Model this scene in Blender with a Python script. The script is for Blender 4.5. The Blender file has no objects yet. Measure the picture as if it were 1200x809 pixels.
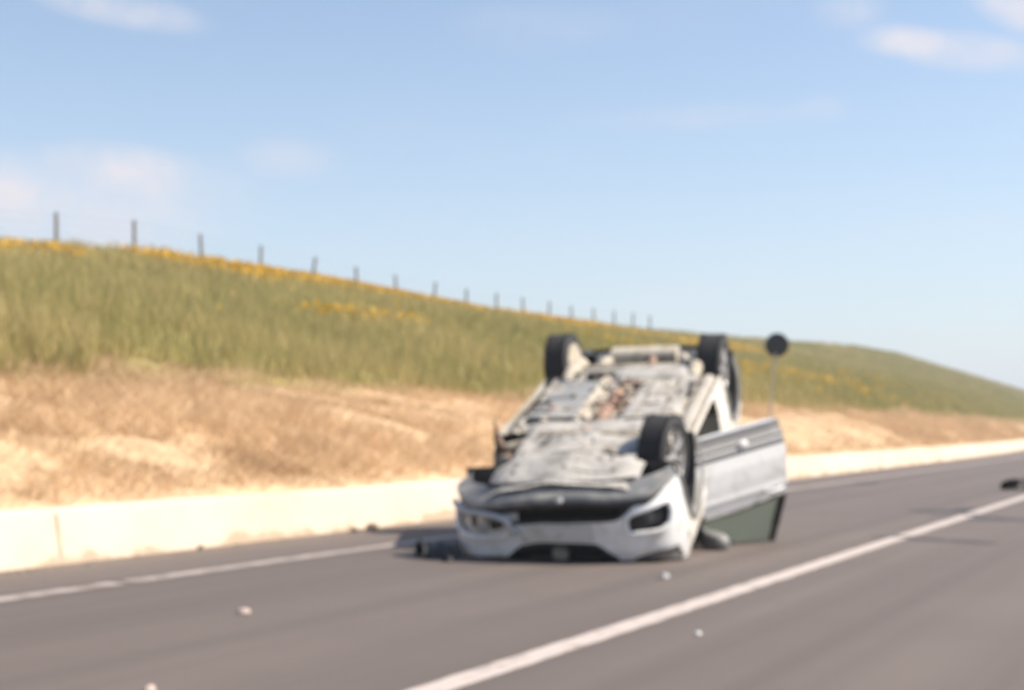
import bpy, math, random
import numpy as np
from mathutils import Vector, Matrix, noise as mnoise

random.seed(7)
rng = np.random.default_rng(7)
scene = bpy.context.scene
col = scene.collection
R = math.radians

# ------------------------------------------------------------------ camera
CAM_H = 1.03
FPX = 1750.0                      # focal length in photo pixels (photo is 1200 wide)
cam_d = bpy.data.cameras.new('camera')
cam = bpy.data.objects.new('camera', cam_d)
col.objects.link(cam)
cam_d.sensor_width = 36.0
cam_d.lens = 36.0 * FPX / 1200.0
cam_d.clip_start = 0.1
cam_d.clip_end = 20000
cam.location = (0, 0, CAM_H)
# horizon lies at y=500 of 809 -> 95.5 px below the middle
cam.rotation_euler = (R(90) + math.atan(95.5 / FPX), 0, 0)
# the photograph is out of focus: the lens is set to a near distance
cam_d.dof.use_dof = True
cam_d.dof.focus_distance = 0.55
BLUR_PX = 9.0                     # blur disc in photo pixels for far things
cam_d.dof.aperture_fstop = (cam_d.lens / 1000.0) / (BLUR_PX * 0.55 / FPX)
scene.camera = cam

# ------------------------------------------------------------------ light
SUN_EL = R(47)
SUN_AZ = Vector((0.995, 0.02, 0)).normalized()      # towards the sun
sun_d = bpy.data.lights.new('sun', 'SUN')
sun_d.energy = 5.0
sun_d.angle = R(0.55)
sun_d.color = (1.0, 0.90, 0.77)
sun = bpy.data.objects.new('sun', sun_d)
col.objects.link(sun)
sdir = Vector((SUN_AZ.x * math.cos(SUN_EL), SUN_AZ.y * math.cos(SUN_EL), math.sin(SUN_EL)))
sun.rotation_euler = sdir.to_track_quat('Z', 'Y').to_euler()
sun.location = (30, 0, 40)

world = bpy.data.worlds.new('World')
scene.world = world
world.use_nodes = True
SKY_STRENGTH = 0.113

def N(nt, typ, **kw):
    n = nt.nodes.new(typ)
    for k, v in kw.items():
        if k.startswith('i_'):
            key = k[2:]
            key = int(key) if key.isdigit() else key
            n.inputs[key].default_value = v
        else:
            setattr(n, k, v)
    return n

def math_n(nt, op, a, b=None, clamp=False):
    n = nt.nodes.new('ShaderNodeMath')
    n.operation = op
    n.use_clamp = clamp
    for i, v in enumerate((a, b)):
        if v is None:
            continue
        if isinstance(v, (int, float)):
            n.inputs[i].default_value = v
        else:
            nt.links.new(v, n.inputs[i])
    return n.outputs[0]

def maprange(nt, v, a, b, c=0.0, d=1.0, smooth=True):
    n = nt.nodes.new('ShaderNodeMapRange')
    n.interpolation_type = 'SMOOTHSTEP' if smooth else 'LINEAR'
    nt.links.new(v, n.inputs[0])
    for i, x in enumerate((a, b, c, d)):
        n.inputs[1 + i].default_value = x
    return n.outputs[0]

def mixcol(nt, fac, a, b):
    n = nt.nodes.new('ShaderNodeMix')
    n.data_type = 'RGBA'
    for sock, v in ((n.inputs[0], fac), (n.inputs[6], a), (n.inputs[7], b)):
        if isinstance(v, (int, float)):
            sock.default_value = v
        elif isinstance(v, tuple):
            sock.default_value = (v[0], v[1], v[2], 1)
        else:
            nt.links.new(v, sock)
    return n.outputs[2]

def build_world():
    nt = world.node_tree
    nt.nodes.clear()
    sky = N(nt, 'ShaderNodeTexSky', sky_type='NISHITA')
    sky.sun_disc = False
    sky.sun_elevation = SUN_EL
    sky.sun_rotation = math.atan2(SUN_AZ.x, SUN_AZ.y)
    sky.altitude = 200
    sky.air_density = 1.0
    sky.dust_density = 0.7
    sky.ozone_density = 1.6
    tc = N(nt, 'ShaderNodeTexCoord')
    sep = N(nt, 'ShaderNodeSeparateXYZ')
    nt.links.new(tc.outputs['Generated'], sep.inputs[0])
    # cloud layer: direction projected on a plane high above -> wisps stretch to the horizon
    den = math_n(nt, 'ADD', math_n(nt, 'MAXIMUM', sep.outputs[2], 0.0), 0.10)
    cu = math_n(nt, 'DIVIDE', sep.outputs[0], den)
    cv = math_n(nt, 'DIVIDE', sep.outputs[1], den)
    comb = N(nt, 'ShaderNodeCombineXYZ')
    nt.links.new(cu, comb.inputs[0]); nt.links.new(cv, comb.inputs[1])
    ns = N(nt, 'ShaderNodeTexNoise', i_Scale=1.1, i_Detail=7.0, i_Roughness=0.55)
    nt.links.new(comb.outputs[0], ns.inputs['Vector'])
    thin = maprange(nt, ns.outputs[0], 0.48, 0.82, 0.0, 0.16)
    # separate fair-weather puffs at their own bearings and heights
    fine = N(nt, 'ShaderNodeTexNoise', i_Scale=16.0, i_Detail=6.0, i_Roughness=0.6)
    nt.links.new(tc.outputs['Generated'], fine.inputs['Vector'])
    fn = maprange(nt, fine.outputs[0], 0.30, 0.70, 0.30, 1.0)
    def puff(px, py, rx, ry, rot, amount):
        d = Vector(((px - 600) / FPX, 1, (500 - py) / FPX))
        L = d.length
        d.normalize()
        sx, sz = rx / FPX / L, ry / FPX / L
        right = Vector((d.y, -d.x, 0)).normalized()
        up = right.cross(d)
        c, s = math.cos(rot), math.sin(rot)
        a1 = right * c + up * s
        a2 = -right * s + up * c
        dots = []
        for ax, sc in ((a1, sx), (a2, sz)):
            dp = N(nt, 'ShaderNodeVectorMath', operation='DOT_PRODUCT')
            nt.links.new(tc.outputs['Generated'], dp.inputs[0])
            dp.inputs[1].default_value = ax
            v = math_n(nt, 'SUBTRACT', dp.outputs['Value'], ax.dot(d))
            v = math_n(nt, 'DIVIDE', v, sc)
            dots.append(math_n(nt, 'MULTIPLY', v, v))
        fw = N(nt, 'ShaderNodeVectorMath', operation='DOT_PRODUCT')
        nt.links.new(tc.outputs['Generated'], fw.inputs[0])
        fw.inputs[1].default_value = d
        r2 = math_n(nt, 'ADD', dots[0], dots[1])
        m = math_n(nt, 'MULTIPLY', math_n(nt, 'POWER', math_n(nt, 'SUBTRACT', 1.0, r2, clamp=True), 1.6), amount)
        return math_n(nt, 'MULTIPLY', m, math_n(nt, 'GREATER_THAN', fw.outputs['Value'], 0.0))
    total = None
    for a in ((85, 240, 250, 85, 0.03, 0.95), (140, 193, 105, 36, -0.1, 0.8), (10, 212, 120, 45, 0, 0.55),
              (135, 4, 125, 28, -0.12, 0.85), (1060, 42, 62, 24, -0.1, 0.95), (1140, 56, 115, 30, -0.16, 0.95), (1205, 4, 85, 34, -0.45, 0.95),
              (1000, 6, 55, 32, 0, 0.50), (830, 134, 210, 22, 0.0, 0.28), (965, 121, 40, 20, 0, 0.22),
              (335, 182, 75, 34, 0, 0.30), (630, 25, 130, 40, 0, 0.22), (1130, 262, 160, 26, 0.05, 0.14),
              (-420, 150, 300, 90, 0.1, 0.7), (1700, 120, 330, 80, -0.1, 0.7), (-1000, 330, 360, 70, 0.0, 0.6)):
        p = puff(*a)
        total = p if total is None else math_n(nt, 'ADD', total, p)
    total = math_n(nt, 'MULTIPLY', total, fn)
    cloud = math_n(nt, 'ADD', total, thin, clamp=True)
    # bright summer haze, the same all round, thickening towards the horizon
    zz = math_n(nt, 'MAXIMUM', sep.outputs[2], 0.0)
    hz = math_n(nt, 'ADD', math_n(nt, 'MULTIPLY', math_n(nt, 'EXPONENT', math_n(nt, 'DIVIDE', zz, -0.14)), 0.92), 0.05)
    base = mixcol(nt, hz, sky.outputs[0], (4.0, 4.4, 4.95))
    colr = mixcol(nt, cloud, base, (4.9, 4.75, 5.05))
    bg = N(nt, 'ShaderNodeBackground', i_Strength=SKY_STRENGTH)
    nt.links.new(colr, bg.inputs[0])
    out = N(nt, 'ShaderNodeOutputWorld')
    nt.links.new(bg.outputs[0], out.inputs[0])
build_world()

vs = scene.view_settings
vs.view_transform = 'Standard'
vs.look = 'None'
vs.exposure = 0.62
vs.gamma = 1.0
vs.use_curve_mapping = False
scene.cycles.max_bounces = 6
scene.cycles.transparent_max_bounces = 12

# ------------------------------------------------------------------ helpers
def tag(o, label=None, cat=None, group=None, kind=None):
    if label: o['label'] = label
    if cat: o['category'] = cat
    if group: o['group'] = group
    if kind: o['kind'] = kind
    return o

def mesh_obj(name, verts, faces, mat, parent=None, smooth=True):
    me = bpy.data.meshes.new(name)
    me.from_pydata([tuple(v) for v in verts], [], faces)
    me.update()
    if smooth:
        me.polygons.foreach_set('use_smooth', [True] * len(me.polygons))
    o = bpy.data.objects.new(name, me)
    col.objects.link(o)
    if mat: me.materials.append(mat)
    if parent: o.parent = parent
    return o

def sharp(o, ang=35):
    try:
        o.data.set_sharp_from_angle(angle=R(ang))
    except Exception:
        pass
    return o

class MB:
    """collects pieces of one part"""
    def __init__(s): s.v = []; s.f = []
    def add(s, verts, faces):
        b = len(s.v)
        s.v += [tuple(v) for v in verts]
        s.f += [tuple(i + b for i in f) for f in faces]
    def box(s, c, size, rot=None, bev=0.0):
        x, y, z = (d / 2 for d in size)
        b = min(bev, x, y, z)
        vs_, fs = [], []
        if b <= 0:
            P = [(-x,-y,-z),(x,-y,-z),(x,y,-z),(-x,y,-z),(-x,-y,z),(x,-y,z),(x,y,z),(-x,y,z)]
            F = [(0,3,2,1),(4,5,6,7),(0,1,5,4),(1,2,6,5),(2,3,7,6),(3,0,4,7)]
        else:
            P, F = [], []
            # chamfered box: four rings
            def ring(ix, iy, zz, inset):
                xx, yy = ix - inset, iy - inset
                return [(-xx,-iy,zz),(xx,-iy,zz),(ix,-yy,zz),(ix,yy,zz),(xx,iy,zz),(-xx,iy,zz),(-ix,yy,zz),(-ix,-yy,zz)]
            for (ix, iy, zz) in ((x-b, y-b, -z), (x, y, -z+b), (x, y, z-b), (x-b, y-b, z)):
                P += ring(ix, iy, zz, b * .7)
            for k in range(3):
                for i in range(8):
                    j = (i + 1) % 8
                    F.append((k*8+i, k*8+j, k*8+8+j, k*8+8+i))
            F.append(tuple(range(7, -1, -1))); F.append(tuple(range(24, 32)))
        M = rot if rot is not None else Matrix.Identity(3)
        s.add([M @ Vector(p) + Vector(c) for p in P], F)
    def tube(s, pts, r, seg=8, cap=True, rs=None):
        pts = [Vector(p) for p in pts]
        n = len(pts)
        V, F = [], []
        up0 = Vector((0.13, 0.21, 0.97))
        for i, p in enumerate(pts):
            d = (pts[min(i+1, n-1)] - pts[max(i-1, 0)]).normalized()
            a = d.cross(up0)
            if a.length < .1: a = d.cross(Vector((1, 0, 0)))
            a.normalize(); b = d.cross(a)
            rr = rs[i] if rs else r
            for k in range(seg):
                t = 2 * math.pi * k / seg
                V.append(p + a * math.cos(t) * rr + b * math.sin(t) * rr)
        for i in range(n - 1):
            for k in range(seg):
                k2 = (k + 1) % seg
                F.append((i*seg+k, i*seg+k2, (i+1)*seg+k2, (i+1)*seg+k))
        if cap:
            F.append(tuple(range(seg-1, -1, -1)))
            F.append(tuple(range((n-1)*seg, n*seg)))
        s.add(V, F)
    def lathe(s, prof, seg=32, axis='y', c=(0,0,0), closed=False):
        """prof = (radius, along)"""
        V, F = [], []
        n = len(prof)
        for k in range(seg):
            t = 2*math.pi*k/seg
            for (r, a) in prof:
                if axis == 'y': V.append((c[0]+r*math.cos(t), c[1]+a, c[2]+r*math.sin(t)))
                elif axis == 'z': V.append((c[0]+r*math.cos(t), c[1]+r*math.sin(t), c[2]+a))
                else: V.append((c[0]+a, c[1]+r*math.cos(t), c[2]+r*math.sin(t)))
        m = n if closed else n - 1
        for k in range(seg):
            k2 = (k+1) % seg
            for i in range(m):
                j = (i+1) % n
                F.append((k*n+i, k*n+j, k2*n+j, k2*n+i))
        s.add(V, F)
    def grid(s, fn, us, vs_, keep=None):
        V, F = [], []
        nv = len(vs_)
        for u in us:
            for v in vs_:
                V.append(Vector(fn(u, v)))
        for i in range(len(us)-1):
            for j in range(nv-1):
                if keep and not keep((us[i]+us[i+1])/2, (vs_[j]+vs_[j+1])/2): continue
                F.append((i*nv+j, (i+1)*nv+j, (i+1)*nv+j+1, i*nv+j+1))
        s.add(V, F)
    def build(s, name, mat, parent=None, smooth=True, sharp_at=40, warp=None):
        used = sorted({i for f in s.f for i in f})
        mp = {o: n for n, o in enumerate(used)}
        V = [s.v[i] for i in used]
        if warp: V = [warp(Vector(v)) for v in V]
        F = [tuple(mp[i] for i in f) for f in s.f]
        o = mesh_obj(name, V, F, mat, parent, smooth)
        if smooth: sharp(o, sharp_at)
        return o

def lin(a, b, n): return [a + (b-a)*i/(n-1) for i in range(n)]
def nz(x, y, z, sc=1.0): return mnoise.noise(Vector((x*sc, y*sc, z*sc)))
def inpoly(p, poly):
    x, y = p; ins = False
    n = len(poly)
    for i in range(n):
        x1, y1 = poly[i]; x2, y2 = poly[(i+1) % n]
        if (y1 > y) != (y2 > y) and x < (x2-x1)*(y-y1)/(y2-y1)+x1: ins = not ins
    return ins

# ------------------------------------------------------------------ materials
def new_mat(name):
    m = bpy.data.materials.new(name)
    m.use_nodes = True
    nt = m.node_tree
    b = nt.nodes['Principled BSDF']
    return m, nt, b

def simple(name, c, rough=0.6, metal=0.0, c2=None, scale=6.0, lo=.4, hi=.65, bump=0.0, bscale=40, coat=0.0, detail=5, grime=0.0):
    m, nt, b = new_mat(name)
    b.inputs['Roughness'].default_value = rough
    b.inputs['Metallic'].default_value = metal
    b.inputs['Coat Weight'].default_value = coat
    b.inputs['Coat Roughness'].default_value = 0.12
    tc = N(nt, 'ShaderNodeTexCoord')
    if c2:
        n = N(nt, 'ShaderNodeTexNoise', i_Scale=scale, i_Detail=detail, i_Roughness=0.6)
        nt.links.new(tc.outputs['Object'], n.inputs['Vector'])
        f = maprange(nt, n.outputs[0], lo, hi)
        cc = mixcol(nt, f, c, c2)
        if grime:
            g = N(nt, 'ShaderNodeTexNoise', i_Scale=13.0, i_Detail=7.0, i_Roughness=0.7)
            nt.links.new(tc.outputs['Object'], g.inputs['Vector'])
            cc = mixcol(nt, maprange(nt, g.outputs[0], .50, .72, 0, grime), cc, (.10, .088, .072))
        nt.links.new(cc, b.inputs['Base Color'])
    else:
        b.inputs['Base Color'].default_value = (*c, 1)
    if bump:
        n2 = N(nt, 'ShaderNodeTexNoise', i_Scale=bscale, i_Detail=6.0)
        nt.links.new(tc.outputs['Object'], n2.inputs['Vector'])
        bp = N(nt, 'ShaderNodeBump', i_Strength=bump, i_Distance=0.02)
        nt.links.new(n2.outputs[0], bp.inputs['Height'])
        nt.links.new(bp.outputs[0], b.inputs['Normal'])
    return m

M = {}
DUST = (0.42, 0.36, 0.27)
M['paint'] = simple('white_paint', (0.74, 0.74, 0.73), .34, 0, (0.54, 0.51, 0.46), 3.5, .5, .75, coat=.5, bump=.06, bscale=5, grime=.15)
M['dustypaint'] = simple('dusty_white_paint', (0.60, 0.55, 0.47), .5, 0, (0.72, 0.71, 0.69), 3.0, .48, .66, grime=.5)
M['plastic'] = simple('black_plastic', (0.022, 0.022, 0.024), .5, 0, (0.07, 0.062, 0.052), 7, .45, .75)
M['clad'] = simple('grey_cladding', (0.14, 0.137, 0.135), .36, 0, (0.22, 0.21, 0.19), 5, .45, .75)
M['lip'] = simple('lip_plastic', (0.17, 0.17, 0.165), .5, 0, (0.38, 0.355, 0.31), 4, .42, .72, bump=.15, bscale=30)
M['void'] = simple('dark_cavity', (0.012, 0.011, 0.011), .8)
M['tray'] = simple('dusty_undertray', (0.45, 0.425, 0.385), .85, 0, (0.25, 0.235, 0.21), 4.5, .45, .72, bump=.6, bscale=18, grime=.6)
M['floor'] = simple('dusty_floor_pan', (0.42, 0.385, 0.33), .85, 0, (0.18, 0.155, 0.13), 6, .48, .75, bump=.5, bscale=22, grime=.7)
M['greypan'] = simple('grey_floor_shield', (0.27, 0.275, 0.27), .6, 0, (0.42, 0.39, 0.33), 4, .45, .75, bump=.3, grime=.4)
M['foil'] = simple('dusty_heat_shield', (0.55, 0.49, 0.39), .6, .25, (0.36, 0.27, 0.19), 8, .45, .7, bump=.5, bscale=30)
M['rust'] = simple('rusty_exhaust', (0.20, 0.105, 0.07), .8, .1, (0.42, 0.30, 0.22), 14, .4, .65, bump=.3)
M['muffler'] = simple('dusty_muffler', (0.52, 0.47, 0.38), .7, .2, (0.35, 0.29, 0.21), 7, .45, .7)
M['iron'] = simple('dusty_steel', (0.30, 0.265, 0.21), .75, .1, (0.09, 0.08, 0.07), 11, .42, .66)
M['hub'] = simple('dusty_hub', (0.46, 0.41, 0.32), .8, .05, (0.24, 0.2, 0.16), 9, .45, .7)
M['tyre'] = simple('tyre_rubber', (0.016, 0.016, 0.018), .72, 0, (0.06, 0.053, 0.044), 9, .5, .8)
M['alloy'] = simple('alloy_rim', (0.52, 0.50, 0.48), .36, .5, (0.30, .27, .23), 12, .4, .7)
M['chrome'] = simple('chrome', (0.75, 0.75, 0.76), .14, 1.0)
M['silver'] = simple('silver_plastic', (0.42, 0.42, 0.42), .4, .3)
M['plate'] = simple('plate_white', (0.55, 0.54, 0.51), .5, 0, (0.36, 0.34, 0.3), 9, .5, .7)
M['lens'] = simple('lamp_lens', (0.10, 0.10, 0.11), .12, 0, (0.22, .21, .2), 20, .4, .6, coat=.6)
M['trim'] = simple('inner_trim', (0.06, 0.058, 0.056), .8)
M['gunmetal'] = simple('sign_back', (0.012, 0.017, 0.026), .6)
M['zinc'] = simple('galvanised_pole', (0.42, 0.42, 0.41), .5, .4, (0.3, .28, .25), 10)
M['post'] = simple('weathered_post', (0.16, 0.145, 0.13), .85, 0, (0.25, .22, .19), 14)
M['wire'] = simple('fence_wire', (0.2, 0.19, 0.18), .6, .4)
M['stone'] = simple('field_stone', (0.30, 0.24, 0.19), .9, 0, (0.16, .13, .10), 20, bump=.4)
M['jointfill'] = simple('joint_filler', (.50, .39, .28), .9, 0, (.36, .27, .19), 6)
M['shard'] = simple('pale_plastic_shard', (0.62, 0.48, 0.40), .5)
M['white'] = simple('white_fragment', (0.78, 0.77, 0.75), .35)

def glass_mat():
    m, nt, b = new_mat('green_glass')
    nt.nodes.remove(b)
    t = N(nt, 'ShaderNodeBsdfTransparent'); t.inputs[0].default_value = (0.70, 0.84, 0.71, 1)
    g = N(nt, 'ShaderNodeBsdfGlossy'); g.inputs['Roughness'].default_value = .05
    g.inputs[0].default_value = (.8, .9, .85, 1)
    d = N(nt, 'ShaderNodeBsdfDiffuse'); d.inputs[0].default_value = (.52, .58, .44, 1)
    fr = N(nt, 'ShaderNodeFresnel', i_IOR=1.45)
    mx0 = N(nt, 'ShaderNodeMixShader', i_Fac=.8)
    nt.links.new(t.outputs[0], mx0.inputs[1]); nt.links.new(d.outputs[0], mx0.inputs[2])
    mx = N(nt, 'ShaderNodeMixShader')
    nt.links.new(fr.outputs[0], mx.inputs[0])
    nt.links.new(mx0.outputs[0], mx.inputs[1]); nt.links.new(g.outputs[0], mx.inputs[2])
    nt.links.new(mx.outputs[0], nt.nodes['Material Output'].inputs[0])
    return m
M['glass'] = glass_mat()

def asphalt_mat():
    m, nt, b = new_mat('worn_asphalt')
    tc = N(nt, 'ShaderNodeTexCoord')
    sep = N(nt, 'ShaderNodeSeparateXYZ')
    nt.links.new(tc.outputs['Object'], sep.inputs[0])
    # long streaks along the lane (worn wheel tracks, joints)
    mp = N(nt, 'ShaderNodeMapping'); mp.inputs['Scale'].default_value = (1.9, .03, 1)
    nt.links.new(tc.outputs['Object'], mp.inputs[0])
    st = N(nt, 'ShaderNodeTexNoise', i_Scale=1.0, i_Detail=4.0, i_Roughness=.55)
    nt.links.new(mp.outputs[0], st.inputs['Vector'])
    big = N(nt, 'ShaderNodeTexNoise', i_Scale=.5, i_Detail=5.0, i_Roughness=.6)
    nt.links.new(tc.outputs['Object'], big.inputs['Vector'])
    fin = N(nt, 'ShaderNodeTexNoise', i_Scale=140.0, i_Detail=3.0, i_Roughness=.7)
    nt.links.new(tc.outputs['Object'], fin.inputs['Vector'])
    c = mixcol(nt, maprange(nt, st.outputs[0], .36, .66), (.114, .092, .080), (.162, .130, .112))
    c = mixcol(nt, maprange(nt, big.outputs[0], .35, .7, 0, .55), c, (.122, .097, .083))
    c = mixcol(nt, maprange(nt, fin.outputs[0], .35, .7, 0, .5), c, (.092, .073, .063))
    # dusty shoulder towards the wall
    sh = maprange(nt, sep.outputs[0], -7.2, -7.95, 0, .35)
    c = mixcol(nt, sh, c, (.22, .18, .14))
    nt.links.new(c, b.inputs['Base Color'])
    b.inputs['Roughness'].default_value = .78
    bp = N(nt, 'ShaderNodeBump', i_Strength=.5, i_Distance=.01)
    nt.links.new(fin.outputs[0], bp.inputs['Height'])
    nt.links.new(bp.outputs[0], b.inputs['Normal'])
    return m
M['asphalt'] = asphalt_mat()
M['marking'] = simple('road_paint', (.50, .43, .385), .7, 0, (.27, .22, .19), 7, .5, .74, bump=.2, bscale=120)
M['edgepaint'] = simple('worn_edge_paint', (.40, .345, .31), .7, 0, (.20, .16, .14), 5, .42, .68, bump=.2, bscale=120)
M['tar_shade'] = simple('scuff_shade_patch', (.035, .031, .029), .7, 0, (.09, .078, .07), 9, .4, .65)

def concrete_mat():
    m, nt, b = new_mat('pale_concrete')
    tc = N(nt, 'ShaderNodeTexCoord')
    n1 = N(nt, 'ShaderNodeTexNoise', i_Scale=.9, i_Detail=6.0, i_Roughness=.6)
    n2 = N(nt, 'ShaderNodeTexNoise', i_Scale=9.0, i_Detail=6.0, i_Roughness=.65)
    for n in (n1, n2): nt.links.new(tc.outputs['Object'], n.inputs['Vector'])
    c = mixcol(nt, maprange(nt, n1.outputs[0], .4, .7), (.63, .515, .40), (.57, .45, .33))
    c = mixcol(nt, maprange(nt, n2.outputs[0], .60, .80, 0, .35), c, (.44, .34, .24))
    # soil washed along the foot of the wall
    sep = N(nt, 'ShaderNodeSeparateXYZ'); nt.links.new(tc.outputs['Object'], sep.inputs[0])
    n3 = N(nt, 'ShaderNodeTexNoise', i_Scale=2.2, i_Detail=5.0); nt.links.new(tc.outputs['Object'], n3.inputs['Vector'])
    hgt = math_n(nt, 'SUBTRACT', sep.outputs[2], math_n(nt, 'MULTIPLY', maprange(nt, n3.outputs[0], .35, .7), .13))
    c = mixcol(nt, maprange(nt, hgt, .04, -.06, 0, .75), c, (.36, .26, .17))
    nt.links.new(c, b.inputs['Base Color'])
    b.inputs['Roughness'].default_value = .85
    bp = N(nt, 'ShaderNodeBump', i_Strength=.3, i_Distance=.02)
    nt.links.new(n2.outputs[0], bp.inputs['Height']); nt.links.new(bp.outputs[0], b.inputs['Normal'])
    return m
M['concrete'] = concrete_mat()

def blade_mat(name, cols, rough=.8, transl=.25):
    """per-blade colour variation from a mesh attribute"""
    m, nt, b = new_mat(name)
    at = N(nt, 'ShaderNodeAttribute', attribute_name='tint')
    rp = N(nt, 'ShaderNodeValToRGB')
    el = rp.color_ramp.elements
    while len(el) < len(cols): el.new(.5)
    for i, c in enumerate(cols):
        el[i].position = i / (len(cols)-1)
        el[i].color = (*c, 1)
    nt.links.new(at.outputs['Fac'], rp.inputs[0])
    nt.links.new(rp.outputs[0], b.inputs['Base Color'])
    b.inputs['Roughness'].default_value = rough
    b.inputs['Specular IOR Level'].default_value = .2
    tr = N(nt, 'ShaderNodeBsdfTranslucent')
    nt.links.new(rp.outputs[0], tr.inputs[0])
    mx = N(nt, 'ShaderNodeMixShader', i_Fac=transl)
    nt.links.new(b.outputs[0], mx.inputs[1]); nt.links.new(tr.outputs[0], mx.inputs[2])
    nt.links.new(mx.outputs[0], nt.nodes['Material Output'].inputs[0])
    return m

def hill_mat():
    m, nt, b = new_mat('hillside_soil_and_grass')
    tc = N(nt, 'ShaderNodeTexCoord')
    sep = N(nt, 'ShaderNodeSeparateXYZ'); nt.links.new(tc.outputs['Object'], sep.inputs[0])
    n1 = N(nt, 'ShaderNodeTexNoise', i_Scale=.35, i_Detail=5.0, i_Roughness=.6)
    n2 = N(nt, 'ShaderNodeTexNoise', i_Scale=2.6, i_Detail=6.0, i_Roughness=.65)
    for n in (n1, n2): nt.links.new(tc.outputs['Object'], n.inputs['Vector'])
    dry = mixcol(nt, maprange(nt, n2.outputs[0], .38, .68), (.64, .455, .28), (.42, .285, .165))
    grn = mixcol(nt, maprange(nt, n1.outputs[0], .38, .66), (.33, .29, .10), (.26, .25, .09))
    edge = math_n(nt, 'ADD', sep.outputs[0], math_n(nt, 'MULTIPLY', maprange(nt, n1.outputs[0], .3, .7), 1.0))
    c = mixcol(nt, maprange(nt, edge, -12.0, -12.9), dry, grn)
    nt.links.new(c, b.inputs['Base Color'])
    b.inputs['Roughness'].default_value = .95
    b.inputs['Specular IOR Level'].default_value = .1
    bp = N(nt, 'ShaderNodeBump', i_Strength=.8, i_Distance=.12)
    nt.links.new(n2.outputs[0], bp.inputs['Height']); nt.links.new(bp.outputs[0], b.inputs['Normal'])
    return m
M['hill'] = hill_mat()
M['field'] = simple('dry_field', (.30, .23, .12), .95, 0, (.17, .155, .055), .05, .4, .62)
M['drygrass'] = blade_mat('dry_straw', [(.31, .205, .115), (.61, .44, .265), (.83, .64, .42)], transl=.25)
M['greengrass'] = blade_mat('green_grass', [(.20, .215, .075), (.33, .30, .11), (.48, .385, .165), (.64, .51, .29)], transl=.35)
M['flower'] = blade_mat('yellow_petals', [(.60, .34, .025), (.70, .42, .04), (.74, .49, .07)])

# ------------------------------------------------------------------ road frame (s across, t along)
YAW = R(26)
SN, CS = math.sin(YAW), math.cos(YAW)
def bend(t):
    if t < 45: return 0.0
    if t < 66: return -.0012*(t-45)**2
    return -.0012*21**2 - .0504*(t-66)
def road_obj(o):
    o.rotation_euler = (0, 0, -YAW)
    return o
def to_world(s, t, z=0.0):
    return Vector((s*CS + t*SN, -s*SN + t*CS, z))
def ground_px(x, y):
    """photo pixel on the road plane -> road frame"""
    d = CAM_H*FPX/(y-500); X = (x-600)/FPX*d
    return (X*CS - d*SN, X*SN + d*CS)

TS = [-40 + 2.5*i for i in range(0, 45)] + [75 + 6*i for i in range(0, 120)]
def strip(name, s0, s1, z, mat, ts=TS, parent=None, wob=0.0):
    V, F = [], []
    for i, t in enumerate(ts):
        w = wob*nz(t*3.1, s0, 0) if wob else 0
        V += [(s0+bend(t)+w, t, z), (s1+bend(t)-w*.6, t, z)]
        if i: F.append((2*i-2, 2*i-1, 2*i+1, 2*i))
    return mesh_obj(name, V, F, mat, parent, smooth=False)

ground = mesh_obj('ground', [(-6000,-3000,-.12),(6000,-3000,-.12),(6000,9000,-.12),(-6000,9000,-.12)], [(0,1,2,3)], M['field'], smooth=False)
tag(ground, 'dry grassy land reaching out to the horizon', 'ground', kind='structure')
road = road_obj(strip('road', -8.15, 2.6, 0.0, M['asphalt']))
tag(road, 'worn grey asphalt road with white lines', 'road', kind='structure')
CL = -2.87
def dashless(name, s0, w, cuts):
    """a continuous painted line, worn through at the given places"""
    allts = lin(-40, 40, 1601) + [42 + 2*i for i in range(16)] + [75+6*i for i in range(120)]
    segs, cur = [], []
    for t in allts:
        if any(abs(t-c) < h for c, h in cuts):
            if len(cur) > 1: segs.append(cur)
            cur = []
        else: cur.append(t)
    segs.append(cur)
    mb = MB()
    for ts in segs:
        V, F = [], []
        for i, t in enumerate(ts):
            a = .012*nz(t*5, s0, 1.0); b_ = .012*nz(t*5, s0, 7.0)
            V += [(s0-w/2+bend(t)+a, t, .004), (s0+w/2+bend(t)+b_, t, .004)]
            if i: F.append((2*i-2, 2*i-1, 2*i+1, 2*i))
        mb.add(V, F)
    o = mb.build(name, M['edgepaint' if name == 'edge_line' else 'marking'], road, smooth=False)
    return o
dashless('centre_line', CL, .16, [(14.2, .07), (18.1, .12)])
dashless('edge_line', -6.66, .17, [(7.8, .02)])
dashless('edge_line', 1.0, .17, [])
# dark scuffs on the tarmac near the worn line, and painted car shadow by the wall
def scuff_shade(px, py, L, W, ang):
    s, t = ground_px(px, py)
    V = []
    n = 14
    for k in range(n):
        a = 2*math.pi*k/n
        rr = 1 + .35*nz(k*1.3, px, py)
        x, y = math.cos(a)*L/2*rr, math.sin(a)*W/2*rr
        V.append((s + x*math.cos(ang)-y*math.sin(ang), t + x*math.sin(ang)+y*math.cos(ang), .003))
    o = mesh_obj('scuff_shade_patch', V, [tuple(range(n))], M['tar_shade'], road, smooth=False)
for a in ((1098, 599, .7, .8, .3), (1148, 607, 1.1, .7, -.3), (1092, 632, 1.3, .3, -.35), (1128, 597, .3, .9, .2), (1013, 566, .5, .9, .2),
          (452, 620.5, 1.0, .4, .6)):  # last patch is painted shade at the reach of the car's shadow
    scuff_shade(*a)

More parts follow.
